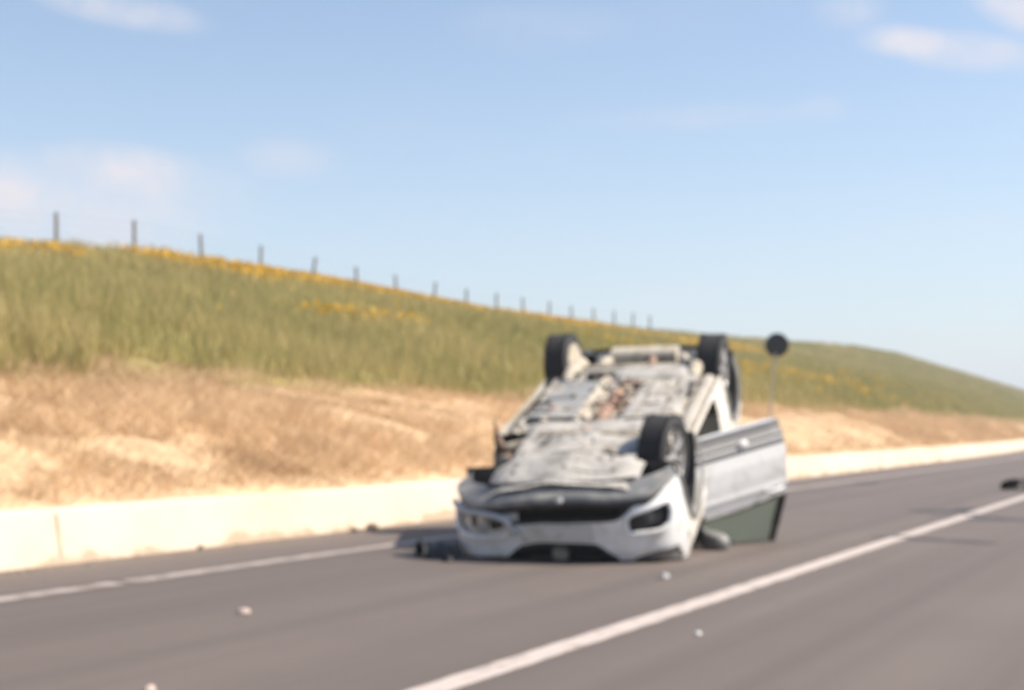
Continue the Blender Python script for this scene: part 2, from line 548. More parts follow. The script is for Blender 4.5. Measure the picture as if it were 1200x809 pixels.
# ------------------------------------------------------------------ concrete wall along the foot of the bank
def wall_mesh():
    ts = lin(-30, 60, 181) + [62+3*i for i in range(130)]
    prof = [(-7.93, -.05), (-7.965, .02), (-8.03, .37), (-8.055, .405), (-8.10, .418), (-8.26, .415), (-8.30, .38), (-8.31, .0)]
    V, F = [], []
    n = len(prof)
    for i, t in enumerate(ts):
        for j, (s, z) in enumerate(prof):
            w = .012*nz(t*.9, j*3, 0) + .02*nz(t*.21, 5, 0)
            V.append((s+bend(t)+w, t, z + (.018*nz(t*1.1, 9, 2)+.02*nz(t*.3, 4, 2))*(1 if z > .3 else 0)))
        if i:
            for j in range(n-1):
                F.append(((i-1)*n+j, (i-1)*n+j+1, i*n+j+1, i*n+j))
    o = mesh_obj('concrete_wall', V, F, M['concrete'])
    sharp(o, 40)
    return road_obj(o)
wall = wall_mesh()
tag(wall, 'low cream concrete wall along the foot of the grassy bank', 'wall')

tj = ground_px(72, 660)[1]
for k in range(-1, 6):
    t = tj + 9.0*k
    q = MB()
    w = .012*nz(t*.9, 0, 0) + .02*nz(t*.21, 5, 0)
    q.add([(-7.958+w, t-.012, .0), (-7.958+w, t+.012, .0), (-8.022+w, t+.014, .37), (-8.022+w, t-.010, .37), (-8.09+w, t+.014, .428), (-8.09+w, t-.010, .428), (-8.25+w, t+.014, .428), (-8.25+w, t-.010, .428)],
          [(0,1,2,3), (3,2,4,5), (5,4,6,7)])
    q.build('joint', M['jointfill'], wall, smooth=False)
def grit():
    mb = MB()
    for k in range(1500):
        t = 4 + 60*random.random()**1.6
        s = -7.90 + abs(random.gauss(0, .12)) + bend(t)
        r = random.uniform(.004, .016)
        a = random.uniform(0, 6)
        P = [(s+r*math.cos(a+i*2.09), t+r*math.sin(a+i*2.09), .002) for i in range(3)] + [(s+r*.2, t, .002+r*1.1)]
        mb.add(P, [(0,1,3), (1,2,3), (2,0,3)])
    o = road_obj(mb.build('gravel', M['stone'], smooth=False))
    tag(o, 'brown grit washed along the foot of the cream wall', 'gravel', kind='stuff')
grit()

# ------------------------------------------------------------------ hillside
SKY = [(-400,262),(-200,268),(0,279),(60,281),(150,288),(240,303),(310,315),(380,329),(490,349),(545,358),(600,366),(700,379),(790,388),
       (900,397),(1000,405),(1050,413),(1110,431),(1200,457),(1260,476),(1330,492)]
CREST = -40.0
_ct, _cz = [], []
for t in list(range(-60, 700, 2)):
    p = to_world(CREST+bend(t), t)
    if p.y < 5: 
        continue
    px = 600+FPX*p.x/p.y
    if px < -400 or px > 1330: continue
    y = np.interp(px, [a for a, b in SKY], [b for a, b in SKY])
    _ct.append(t); _cz.append(CAM_H + (500-y)/FPX*p.y - .24)      # the grass stands on top of this
def crest_z(t):
    return float(np.interp(t, _ct, _cz))
def H(s, t):
    """height of the bank; s already freed of the road bend"""
    zc = crest_z(t)
    if s > -8.2: return .40
    if s > -13:
        u = (-8.2-s)/4.8
        return .40 + 1.2*u + .10*math.sin(u*math.pi)
    u = (-13-s)/27.0
    if u <= 1:
        return 1.6 + (zc-1.6)*(u + .10*math.sin(u*math.pi)*(1-u))
    return zc - .10*(-40-s)*min(1, (-40-s)/8)
def bump(s, t):
    k = min(1, max(0, (-8.4-s)/1.0))
    k2 = 1-min(1, max(0, (abs(s+40)-1)/4))
    return k*(.15*nz(s*.9, t*.9, 0) + .22*nz(s*.16, t*.16, 3)*(1-k2))
def hill_mesh():
    ss = [-8.2, -8.4, -8.7] + lin(-9.1, -16, 19) + lin(-16.8, -40, 34) + [-41, -42.5, -45, -50, -58, -70, -95, -130]
    ts = lin(-30, 60, 151) + [61.5+1.8*i for i in range(60)] + [172 + 7*i for i in range(80)]
    V, F = [], []
    n = len(ss)
    for i, t in enumerate(ts):
        for j, s in enumerate(ss):
            V.append((s+bend(t), t, max(-.3, H(s, t)+bump(s, t))))
        if i:
            for j in range(n-1):
                F.append(((i-1)*n+j, (i-1)*n+j+1, i*n+j+1, i*n+j))
    return road_obj(mesh_obj('hillside', V, F, M['hill']))
hill = hill_mesh()
tag(hill, 'grassy hillside rising beyond the concrete wall', 'hill', kind='structure')

# vectorised height for the grass
def Hnp(s, t):
    zc = np.interp(t, _ct, _cz)
    u1 = np.clip((-8.2-s)/4.8, 0, 1)
    a = .40 + 1.2*u1 + .10*np.sin(u1*np.pi)
    u = np.clip((-13-s)/27.0, 0, 1)
    b = 1.6 + (zc-1.6)*(u + .10*np.sin(u*np.pi)*(1-u))
    back = np.where(s < -40, .10*(-40-s)*np.minimum(1, (-40-s)/8), 0)
    return np.where(s > -13, a, b) - back
bend_np = np.vectorize(bend)

def blades(name, s, t, h, w, lean, tint, mat, label, cat, z_off=-.04):
    """one triangle per blade, standing on the slope"""
    n = len(s)
    z = Hnp(s, t) + z_off
    sb = s + bend_np(t)
    th = rng.uniform(0, 2*np.pi, n)
    la = rng.uniform(0, 2*np.pi, n)
    V = np.zeros((n, 3, 3), dtype=np.float32)
    dx, dy = np.cos(th)*w/2, np.sin(th)*w/2
    V[:, 0] = np.stack([sb-dx, t-dy, z], 1)
    V[:, 1] = np.stack([sb+dx, t+dy, z], 1)
    lx = lean[0] if isinstance(lean, tuple) else lean
    V[:, 2] = np.stack([sb+np.cos(la)*h*lx, t+np.sin(la)*h*lx, z+h], 1)
    me = bpy.data.meshes.new(name)
    me.vertices.add(n*3); me.loops.add(n*3); me.polygons.add(n)
    me.vertices.foreach_set('co', V.ravel())
    me.loops.foreach_set('vertex_index', np.arange(n*3, dtype=np.int32))
    me.polygons.foreach_set('loop_start', np.arange(0, n*3, 3, dtype=np.int32))
    at = me.attributes.new('tint', 'FLOAT', 'POINT')
    at.data.foreach_set('value', np.repeat(np.clip(tint, 0, 1), 3).astype(np.float32))
    me.materials.append(mat)
    me.update(); me.validate()
    o = road_obj(bpy.data.objects.new(name, me))
    col.objects.link(o)
    tag(o, label, cat, kind='stuff')
    return o

def nfield(s, t, sc, seed):
    """cheap smooth value noise, vectorised"""
    x = s*sc + seed*17.3; y = t*sc + seed*5.1
    xi, yi = np.floor(x), np.floor(y); fx, fy = x-xi, y-yi
    fx, fy = fx*fx*(3-2*fx), fy*fy*(3-2*fy)
    def hsh(a, b):
        v = np.sin(a*127.1 + b*311.7 + seed*7.7)*43758.5453
        return v - np.floor(v)
    return (hsh(xi, yi)*(1-fx)+hsh(xi+1, yi)*fx)*(1-fy) + (hsh(xi, yi+1)*(1-fx)+hsh(xi+1, yi+1)*fx)*fy

def tsample(n, t0, t1, k=10.0):
    """denser near the road's near end"""
    u = rng.random(n)
    return (t0+k)*((t1+k)/(t0+k))**u - k

def edge_s(t):
    return -13.1 - .5*np.clip(1-t/35, 0, 1) - 1.3*(nfield(0*t, t, .22, 3)-.5)*2 - .7*(nfield(0*t, t, .9, 4)-.5)*2

# dry mown straw on the lower bank, in tufts
nt_ = 34000
tc_ = tsample(nt_, 1, 190); sc_ = rng.uniform(-15.0, -8.35, nt_)
per = 7
s_ = np.repeat(sc_, per) + rng.normal(0, .07, nt_*per)*(1+np.repeat(tc_, per)/40)
t_ = np.repeat(tc_, per) + rng.normal(0, .07, nt_*per)*(1+np.repeat(tc_, per)/40)
s_ = np.minimum(s_, -8.34)
keep = s_ > edge_s(t_) - .7
s_, t_ = s_[keep], t_[keep]
g1 = np.repeat(rng.random(nt_), per)[keep]
patch = nfield(s_, t_, .8, 1)*.6 + nfield(s_, t_, 2.4, 2)*.4
h_ = rng.uniform(.06, .20, len(s_))*(.55+1.1*patch)
blades('dry_grass', s_, t_, h_, rng.uniform(.008, .02, len(s_))*(1+t_/35), (1.3,), .12+.72*patch+.35*(g1-.5), M['drygrass'],
       'dry straw coloured mown grass on the lower bank above the wall', 'grass')

# tall green grass on the slope
n = 430000
s_ = -12.0 - 28.6*rng.random(n)**1.15
t_ = tsample(n, 1, 520, 14)
keep = s_ < edge_s(t_)
s_, t_ = s_[keep], t_[keep]
patch = nfield(s_, t_, .28, 5)*.5 + nfield(s_, t_, 1.1, 6)*.5
near = np.clip(1-t_/90, 0, 1)
h_ = rng.uniform(.22, .60, len(s_))*(.45+1.1*patch)
h_ *= np.clip((-s_-11.6)/2.0, .45, 1)
h_ *= np.where(s_ < -36, .85, 1)
patch2 = nfield(s_, t_*.7, .11, 11)
tint = .10 + .42*patch + .26*patch2 + rng.normal(0, .14, len(s_)) + .22*near - .04
blades('green_grass', s_, t_, h_, rng.uniform(.012, .03, len(s_))*(1+t_/28), (.38,), tint, M['greengrass'],
       'tall green and straw tipped grass covering the hillside', 'grass')

# yellow flowers in drifts below the crest and down the slope
def drift(n, s0, s1, t0, t1):
    u = rng.random(n)
    t = t0 + (t1-t0)*rng.random(n)
    s = s0 + (s1-s0)*np.clip(rng.normal(.5, .22, n), 0, 1)
    k = nfield(s, t, .45, 9) > rng.random(n)*.8
    return s[k], t[k]
S, T = [], []
for a in ((9500, -38.8, -31.2, 44, 61), (7000, -38.4, -32.8, 57, 72), (500, -39.0, -36.0, 36, 41), (3000, -39.2, -34.0, 80, 97), (900, -37, -29, 97, 120),
          (300, -38, -34, 70, 82), (330, -24, -21.0, 34, 39), (700, -24, -14.0, 50, 66), (450, -22, -14.0, 66, 84), (300, -26, -14.5, 84, 125),
          (200, -36, -14, 20, 130)):
    s, t = drift(*a)
    S.append(s); T.append(t)
s_, t_ = np.concatenate(S), np.concatenate(T)
n = len(s_)
z0 = rng.uniform(.18, .46, n)
o = blades('yellow_flowers', s_, t_, rng.uniform(.08, .16, n)*(1+t_/200), rng.uniform(.08, .16, n)*(1+t_/200), (.7,), rng.random(n), M['flower'],
           'drifts of yellow wild flowers among the hillside grass', 'flowers', z_off=z0)

# ------------------------------------------------------------------ fence on the crest
def make_fence():
    root = bpy.data.objects.new('fence', None)
    col.objects.link(root)
    road_obj(root)
    t0 = 43.1
    root.location = to_world(CREST-.25, t0, crest_z(t0))
    tag(root, 'dark post and wire fence running along the crest of the hill', 'fence')
    # one post mesh, shared
    mb = MB()
    mb.tube([(0,0,-.5), (.005,0,.3), (0,.01,1.35)], .08, 7, rs=[.085,.08,.07])
    pm = None
    tops = []
    for k in range(-2, 17):
        t = t0 + 4.45*k
        s = CREST-.25+bend(t)
        hz = crest_z(t) + .12*nz(k*1.7, 2, 0)
        loc = Vector((s-(CREST-.25), t-t0, hz-crest_z(t0)))
        if pm is None:
            po = mb.build('post', M['post'], root); pm = po.data
        else:
            po = bpy.data.objects.new('post', pm); col.objects.link(po); po.parent = root
        po.location = loc
        po.rotation_euler = (random.gauss(0,.05), random.gauss(0,.05), random.uniform(0,6))
        tops.append(loc)
    for hgt in (.6, .92, 1.25):
        w = MB()
        w.tube([p+Vector((0,0,hgt+.02*nz(i,hgt,0))) for i, p in enumerate(tops)], .004, 4)
        w.build('wire', M['wire'], root)
make_fence()

# ------------------------------------------------------------------ round traffic sign seen from behind
def make_sign():
    d = 37.0
    X = (901-600)/FPX*d
    s = X*CS - d*SN; t = X*SN + d*CS
    z = float(Hnp(np.array([s]), np.array([t]))[0])
    root = bpy.data.objects.new('road_sign', None); col.objects.link(root)
    root.location = (X, d, z)
    root.rotation_euler = (R(-2), R(5.2), R(-26))
    tag(root, 'round traffic sign seen from its dark back on a thin leaning pole', 'sign')
    top = CAM_H + (500-404)/FPX*d - z
    p = MB(); p.tube([(0,0,-.3),(0,0,top*.5),(0,0,top-.2)], .023, 10); p.build('pole', M['zinc'], root)
    q = MB(); q.lathe([(0,.0),(.285,0),(.30,.008),(.30,.028),(.285,.034),(0,.034)], 40, 'y', (0,.032,top)); q.build('disc', M['gunmetal'], root)
    for zz in (-.13, .13):
        b = MB()
        b.box((0,.022,top+zz), (.40,.018,.035), bev=.004)
        b.build('bracket', M['gunmetal'], root)
make_sign()

# ------------------------------------------------------------------ the overturned car
CY, CP = R(15.8), R(17.6)
sy, cy, sp, cp = math.sin(CY), math.cos(CY), math.sin(CP), math.cos(CP)
fw = Vector((-sy*cp, -cy*cp, -sp)); upv = Vector((sy*sp, cy*sp, -cp)); lf = upv.cross(fw)
ROLL = R(1.0)
lf2 = lf*math.cos(ROLL) + upv*math.sin(ROLL); up2 = -lf*math.sin(ROLL) + upv*math.cos(ROLL)
CARM = Matrix(((fw.x, lf2.x, up2.x, 0), (fw.y, lf2.y, up2.y, 0), (fw.z, lf2.z, up2.z, 0), (0,0,0,1)))
O_AX = Vector((.580, 12.22, .755))           # world place of the middle of the front axle
CARM.translation = O_AX - up2*.335
CARI = CARM.inverted()
car = bpy.data.objects.new('overturned_car', None); col.objects.link(car)
car.matrix_world = CARM
tag(car, 'overturned white car lying on its crushed roof with wheels in the air', 'car')

def crush(v):
    """what would reach below the road has been flattened against it"""
    w = CARM @ v
    if w.z < .03:
        w.z = .012 + .02*abs(nz(v.x*5, v.y*5, 0)) + .01*max(0, min(1, (w.z+.3)))
        return CARI @ w
    return v
def dent(v):
    """the front left corner is stove in; the rest is slightly buckled"""
    k = max(0, min(1, (v.x-.1)/.5))*max(0, min(1, (v.y-.15)/.6))
    d = Vector((-.06*k, .045*k, .09*k))
    b = .012*max(0, min(1, (v.x+.2)/.6))
    d += Vector((b*nz(v.x*3, v.y*3, v.z*3), b*nz(v.x*3+9, v.y*3, v.z*3), b*nz(v.x*3, v.y*3+9, v.z*3)))
    return crush(v+d)

HW = .90
def plan_w(x):
    if x > .40: return HW*max(0, 1-((x-.40)/.60)**3.1)**(1/3.1)
    if x < -2.95: return HW*max(0, 1-((-2.95-x)/.42)**2.8)**(1/2.8)
    return HW
def side_p(z):
    return float(np.interp(z, [.22,.30,.42,.60,.80,.95,1.0,1.25,1.50,1.58], [.93,.955,.985,1.0,1.0,.985,.965,.86,.73,.60]))
WR = .335
AXF, AXR = 0.0, -2.60
ARCH = .405
def in_arch(x, z):
    return any(math.hypot(x-a, z-.36) < ARCH for a in (AXF, AXR))
DOOR0, DOOR1 = -.50, -1.60

# --- flanks
def belt(x): return .95 + .03*max(0, (-x-1.0))
def flank(side):
    mb = MB()
    xs = lin(-3.30, .44, 126); zs = lin(.24, 1.0, 30)
    def fn(x, z):
        crease = .012*math.exp(-((z-.80)/.03)**2)
        return (x, side*(plan_w(x)*side_p(z)+crease), z)
    def keep(x, z):
        if in_arch(x, z): return False
        if side < 0 and DOOR1 < x < DOOR0 and z > .30: return False
        if side > 0 and x > -.05 and z < .62: return False       # fender torn off at the struck corner
        return z < belt(x)
    mb.grid(fn, xs, zs, keep)
    # glazed upper part: pillars and roof edge
    def fn2(x, z):
        return (x + (.55*(z-1.0) if x > 0 else 0), side*plan_w(max(x, -2.9))*side_p(z), z)
    return mb
for sd in (1, -1):
    flank(sd).build('side_panel', M['dustypaint'], car, warp=dent)
# pillars, roof, windows
def roofpart():
    mb = MB()
    def fn(u, v):
        x = -1.0 - 2.05*u; y = v*.64*(1-.1*abs(u-.5))
        return (x, y, 1.54 + .05*(1-v*v) - .10*u*u)
    mb.grid(fn, lin(0, 1, 26), lin(-1, 1, 19))
    mb.build('roof', M['paint'], car, warp=crush)
roofpart()
for sd in (1, -1):
    for (x0, z0, x1, z1, w) in ((-.35, .97, -1.02, 1.55, .05), (-1.62, .97, -1.68, 1.56, .05), (-2.55, .99, -2.60, 1.53, .06), (-3.1, 1.02, -2.95, 1.46, .09)):
        mb = MB()
        pts = []
        for k in range(9):
            u = k/8; z = z0+(z1-z0)*u
            pts.append((x0+(x1-x0)*u, sd*(plan_w(-1)*side_p(z)-.02), z))
        mb.tube(pts, w, 6)
        mb.build('pillar', M['plastic'] if x0 > -3 else M['paint'], car, warp=crush)
    for (xa, xb, xc, xd) in ((-1.68, -2.5, -1.72, -2.55),) + (((-.6, -1.58, -1.05, -1.62),) if sd > 0 else ()):
        mb = MB()
        mb.grid(lambda u, v: ((xa+(xb-xa)*u)*(1-v)+(xc+(xd-xc)*u)*v, sd*(HW*side_p(.97+.56*v)-.03), .97+.56*v), lin(0,1,9), lin(0,1,9))
        mb.build('side_window', M['glass'], car, warp=crush)
# bonnet and windscreen, pressed to the road
mb = MB()
mb.grid(lambda u, v: (.72-1.15*u-.10*v*v*(1-u), v*.80, .98+.07*math.sin(u*1.7)+.03*(1-v*v)), lin(0,1,22), lin(-1,1,25))
mb.build('bonnet', M['paint'], car, warp=crush)
mb = MB()
mb.grid(lambda u, v: (-.42-.62*u, v*(.74-.12*u), 1.05+.50*u), lin(0,1,12), lin(-1,1,15))
mb.build('windscreen', M['glass'], car, warp=crush)
# rear bumper / tailgate
mb = MB()
def rear(a, z):
    yy = HW*side_p(z)*math.copysign(abs(math.sin(a))**(2/2.8), math.sin(a)); xx = -2.95-.42*abs(math.cos(a))**(2/2.8)
    return (xx + .25*max(0, z-.9), yy, z)
mb.grid(rear, lin(-1.57, 1.57, 41), lin(.30, 1.35, 22))
mb.build('tailgate', M['paint'], car, warp=crush)
mb = MB()
mb.grid(lambda a, z: tuple(Vector(rear(a, z))+Vector((-.012,0,0))), lin(-1.5, 1.5, 41), lin(.26, .52, 8))
mb.build('rear_bumper', M['plastic'], car, warp=crush)

# --- front fascia
def front_x(z):
    if z < .5: return -.05*((.5-z)/.2)**1.4
    if z > .72: return -.55*(z-.72)**1.25
    return 0
def fas(a, z, off=0.0):
    e = 2/3.1
    yy = (HW*side_p(z)+off)*math.copysign(abs(math.sin(a))**e, -math.sin(a))
    xx = .40+(.60+off)*abs(math.cos(a))**e
    return Vector((xx+front_x(z), yy, z))
INTAKE = [(-.64,.25),(-.60,.375),(-.46,.485),(.46,.485),(.60,.375),(.64,.25)]
GRILLE = [(-.54,1.1),(-.45,.80),(-.29,.665),(.29,.665),(.45,.80),(.54,1.1)]
def fogpoly(s):
    if s > 0: return [(.34,.53),(.38,.44),(.52,.395),(.82,.37),(.865,.43),(.85,.55),(.62,.585),(.42,.585)]
    return [(s*.54,.60),(s*.525,.55),(s*.525,.49),(s*.555,.45),(s*.66,.43),(s*.79,.405),(s*.825,.415),(s*.84,.50),(s*.825,.575),(s*.77,.605)]
def lamppoly(s): return [(s*.54,.86),(s*.58,.80),(s*.74,.77),(s*.86,.79),(s*.88,.92),(s*.56,.94)]
HOLES = [INTAKE, GRILLE, fogpoly(1), fogpoly(-1), lamppoly(1), lamppoly(-1)]
AS = lin(-1.565, 1.565, 261)
ZS = lin(.29, 1.03, 92)
mb = MB()
def kfas(a, z):
    p = fas(a, z)
    if in_arch(p.x, p.z): return False
    if abs(p.y) < .84 and p.z > .855+.03*nz(p.y*6, 0, 0): return False      # cut back so a dark band shows as contact shade
    return not any(inpoly((p.y, p.z), h) for h in HOLES)
mb.grid(fas, AS, ZS, kfas)
mb.build('front_bumper', M['paint'], car, warp=dent)
def on_fas(y, z, off=0.0):
    """point of the fascia at the given y, z"""
    k = min(1, abs(y)/(HW*side_p(z)))
    a = math.asin(k**(3.1/2))*(-1 if y > 0 else 1)
    return fas(a, z, off)
def outline(poly, n=10, closed=True):
    pts = []
    m = len(poly)
    for i in range(m if closed else m-1):
        a, b = poly[i], poly[(i+1) % m]
        for k in range(n): pts.append((a[0]+(b[0]-a[0])*k/n, a[1]+(b[1]-a[1])*k/n))
    pts.append(poly[0] if closed else poly[-1])
    # soften the corners
    for _ in range(3):
        q = pts[:]
        for i in range(1, len(pts)-1):
            q[i] = tuple((pts[i-1][j]+2*pts[i][j]+pts[i+1][j])/4 for j in (0,1))
        pts = q
    return pts
def rim(name, poly, r, mat, parent, off=0.0, closed=True):
    mb = MB()
    mb.tube([on_fas(y, z, off) for y, z in outline(poly, 8, closed)], r, 8)
    return mb.build(name, mat, parent, warp=dent)
def recess(name, poly, depth, mat, parent):
    ys = [p[0] for p in poly]; zs = [p[1] for p in poly]
    mb = MB()
    y0, y1, z0, z1 = min(ys)-.02, max(ys)+.02, min(zs)-.03, max(zs)+.075
    mb.grid(lambda y, z: on_fas(max(-.87, min(.87, y)), z, -depth), lin(y0, y1, 30), lin(z0, z1, 16))
    return mb.build(name, mat, parent, warp=dent)
q = MB(); q.grid(lambda y, z: on_fas(y, z, -.14), lin(-.84, .84, 30), lin(.60, 1.05, 12)); q.build('shade_backing', M['void'], car, warp=dent)  # added black sheet, stands in for the contact shade under the bumper
# lower intake with bars
it = recess('lower_intake', INTAKE, .10, M['void'], car)
rim('intake_frame', INTAKE[1:5], .014, M['plastic'], it, -.004, closed=False)
mbb = MB()
for zz in (.42, .46):
    w = .54-(zz-.40)*1.1
    mbb.tube([on_fas(y, zz, -.05) for y in lin(-w, w, 17)], .008, 6)
mbb.build('grille_bar', M['void'], it, warp=dent)
# upper grille with emblem
gr = recess('upper_grille', GRILLE, .07, M['void'], car)
rim('grille_frame', GRILLE[1:5], .012, M['plastic'], gr, -.004, closed=False)
for zz in (.72, .79):
    mbb = MB(); w = .34+(zz-.68)*.8
    mbb.tube([on_fas(y, zz, -.03) for y in lin(-w, w, 15)], .010, 6)
    mbb.build('grille_bar', M['plastic'], gr, warp=dent)
em = MB(); c = on_fas(0, .755, .0)
em.lathe([(0, .012), (.045, .010), (.062, .004), (.066, -.02), (.0, -.02)], 24, 'x', tuple(c))
emo = em.build('emblem', M['iron'], gr, warp=dent)
em = MB(); em.lathe([(.040,.014),(.046,.02),(.052,.014)], 24, 'x', tuple(c)); em.build('emblem_ring', M['clad'], gr, warp=dent)
# number plate on the white bar
pm_ = MB()
pm_.grid(lambda y, z: on_fas(y, z, .022), lin(-.26, .26, 15), lin(.515, .625, 5))
pm_.grid(lambda y, z: on_fas(y, z, .006), lin(-.27, .27, 15), lin(.505, .635, 5))
pm_.build('number_plate', M['plate'], car, warp=dent)
# fog lamps and headlights
for s in (-1, 1):
    P = fogpoly(s)
    fo = recess('fog_lamp', P, .055 if s < 0 else .035, M['plastic'] if s < 0 else M['plate'], car)
    fo['label'] = 'black fog lamp pocket in a white surround' if s < 0 else 'smashed fog lamp pocket at the stove in corner'
    rim('surround', P, .020, M['paint'], fo, .004)
    if s < 0:
        l = MB(); c = on_fas(s*.70, .50, -.035)
        l.lathe([(0,.012),(.03,.010),(.048,.0),(.055,-.03)], 20, 'x', tuple(c)); l.build('lens', M['lens'], fo, warp=dent)
        for zz in (.46, .50, .54):
            b_ = MB(); b_.tube([on_fas(y, zz, -.02) for y in lin(s*.60, s*.80, 8)], .006, 6); b_.build('fin', M['plastic'], fo, warp=dent)
    else:
        # the pocket is full of broken pale plastic
        for (yc, zc_, ry, rz_) in ((.50,.485,.055,.05), (.69,.46,.032,.055)):
            b_ = MB()
            n = 14
            b_.add([on_fas(yc+ry*(1+.3*nz(k*.9, yc*9, 0))*math.cos(6.283*k/n), zc_+rz_*(1+.3*nz(k*.9, 3, yc*9))*math.sin(6.283*k/n), -.025) for k in range(n)], [tuple(range(n))])
            b_.build('lamp_hole', M['void'], fo, warp=dent, smooth=False)
        for (y0, y1, z0, z1, dp) in ((.57,.64,.40,.56,.0), (.77,.84,.40,.50,-.01)):
            b_ = MB(); b_.grid(lambda y, z: on_fas(y+.04*(z-.45), z, dp-.02+.03*nz(y*9, z*9, 0)), lin(y0, y1, 6), lin(z0, z1, 8)); b_.build('broken_plastic', M['silver'], fo, warp=dent)
    hl = recess('headlight', lamppoly(s), .02, M['lens'], car)
    rim('bezel', lamppoly(s)[0:4], .012, M['plastic'], hl, .0, closed=False)
# torn edge trim hanging over the smashed left lamp
t_ = MB(); t_.tube([on_fas(y, z, .035) for y, z in outline([(.30,.56),(.37,.43),(.52,.385),(.84,.36)], 6, False)], .024, 8)
t_.build('torn_trim', M['silver'], car, warp=dent)

# --- grey lower lip (now on top), wrapping round to the arches
def lipf(a, v):
    """v 0..1 from the white bumper round the edge to the underside"""
    z = .39-.10*max(0, min(1, (abs(a)-.75)/.45))*(1-v)-.15*v
    off = .030*math.sin(min(1, v*1.15)*math.pi)*.9
    p = fas(a, max(.30, z), off)
    back = .16*max(0, v-.55)**1.2/.45**1.2
    sc = 1-.12*max(0, v-.5)
    return Vector((p.x-back-.0*v, p.y*sc, z))
mb = MB()
mb.grid(lipf, lin(-1.40, 1.40, 91), lin(0, 1, 18), lambda a, v: not in_arch(lipf(a, v).x, lipf(a, v).z+.03))
mb.build('lower_lip', M['lip'], car, warp=dent)
mb = MB()
mb.grid(lambda a, v: lipf(a, v)+Vector((.010*math.sin((v+.08)/.42*math.pi), 0, 0)), lin(-1.15, 1.15, 81), lin(-.08, .34, 8))
mb.build('lip_edge', M['plastic'], car, warp=dent)
tw = MB(); tw.box((.985,-.04,.32), (.10,.05,.03), bev=.01); tw.build('tow_eye_cover', M['silver'], car, warp=dent)

# --- underside
def tray(x, y):
    z = .185 + .055*max(0, min(1, (x-.45)/.4)) + .014*nz(x*4, y*4, 0) + .005*nz(x*11, y*11, 2) - .03*math.exp(-((y)/.22)**2)*max(0, min(1,(x+.4)*2)) + .018*math.sin(x*9)*.4
    e = max(0, abs(y)-.42)/.2
    return Vector((x, y*(1-.10*max(0, x-.5)), z+.06*e*e))
mb = MB(); mb.grid(tray, lin(-.62, .88, 48), lin(-.60, .60, 40), lambda x, y: not (abs(x) < .38 and abs(y) > .52))
ut = mb.build('undertray', M['tray'], car, warp=dent)
for (x, y) in ((.62,.4),(.62,-.4),(.2,.44),(.2,-.44),(-.35,.5),(-.35,-.5),(.62,0),(-.45,.1)):
    q = MB(); p = tray(x, y); q.lathe([(0,-.012),(.018,-.010),(.022,0)], 10, 'z', tuple(p)); q.build('bolt', M['iron'], ut, warp=dent)
for (x0, x1, y0, y1) in ((-.1,.35,-.18,.18),(.42,.66,-.34,-.08)):
    q = MB(); q.grid(lambda x, y: tray(x, y)+Vector((0,0,-.008)), lin(x0,x1,8), lin(y0,y1,8)); q.build('access_panel', M['tray'], ut, warp=dent)
def floorf(x, y):
    z = .235 + .01*nz(x*3, y*3, 4)
    tun = math.exp(-((y-.02)/.13)**4)
    z += .10*tun
    z += .012*(math.sin(x*14)*.5+.5)*(1-tun)
    e = max(0, abs(y)-.56)/.26
    z += .08*e*e
    return Vector((x, y, z))
mb = MB(); mb.grid(floorf, lin(-.50, -2.12, 70), lin(-.83, .83, 60))
mb.build('floor_pan', M['floor'], car, warp=dent)
# white painted sills along both edges
for sd in (1, -1):
    q = MB()
    q.grid(lambda x, v: (x, sd*(.66+(.15 if sd < 0 else .12)*v), .265-.035*math.sin(v*math.pi)), lin(-.48, -2.15, 40), lin(0, 1, 8))
    q.build('sill', M['floor'], car, warp=dent)
    for k, x in enumerate((-.72, -1.95) if sd < 0 else (-.62, -.95, -1.9)):
        r_ = MB(); r_.box((x, sd*.70, .24), (.12,.07,.03), Matrix.Rotation(.2*k,3,'Z'), .012); r_.build('jacking_point', M['iron'], car, warp=dent)
# grey plastic shield on the car's left half of the floor
q = MB()
q.grid(lambda x, y: (x, y, .205+.014*nz(x*4,y*4,6)+.03*max(0, abs(y-.42)-.2)/.08*.5), lin(-.78, -1.90, 40), lin(.20, .66, 20))
gs = q.build('floor_shield', M['greypan'], car, warp=dent)
r_ = MB(); r_.tube([(-1.38, .24, .204), (-1.38, .62, .204)], .008, 6); r_.build('rib', M['greypan'], gs, warp=dent)
# right hand floor cover
q = MB()
q.grid(lambda x, y: (x, y, .20+.022*nz(x*5,y*5,2)+.010*nz(x*14,y*14,2)+.04*max(0, abs(y+.42)-.2)/.08*.5), lin(-.66, -2.10, 46), lin(-.66, -.17, 20))
q.build('floor_cover', M['tray'], car, warp=dent)
# heat shield and exhaust in the tunnel
q = MB(); q.grid(lambda x, v: (x, .05+.18*v, .205+.05*math.cos(v*1.9)*(1 if v < .2 else .6)+.022*nz(x*9, v*6, 0)), lin(-.62, -2.1, 60), lin(-1, 1, 14), lambda x, v: v > .05 or x < -1.75 or (nz(x*3, v*3, 3) > .1))
q.build('heat_shield', M['foil'], car, warp=dent)
q = MB(); q.tube([(-.30,.06,.20),(-.6,.03,.235),(-.9,-.01,.25),(-1.3,.02,.245),(-1.7,.0,.25),(-2.05,-.08,.235),(-2.35,-.16,.21),(-2.7,-.12,.21),(-2.86,-.05,.235)], .034, 12,
               rs=[.034,.034,.036,.034,.034,.034,.034,.034,.034]); ex = q.build('exhaust_pipe', M['rust'], car, warp=dent)
q = MB(); q.tube([(-.72,.02,.235),(-.78,.02,.235),(-1.02,-.005,.235),(-1.08,0,.24)], .06, 14, rs=[.036,.072,.072,.036]); q.build('catalyst', M['rust'], ex, warp=dent)
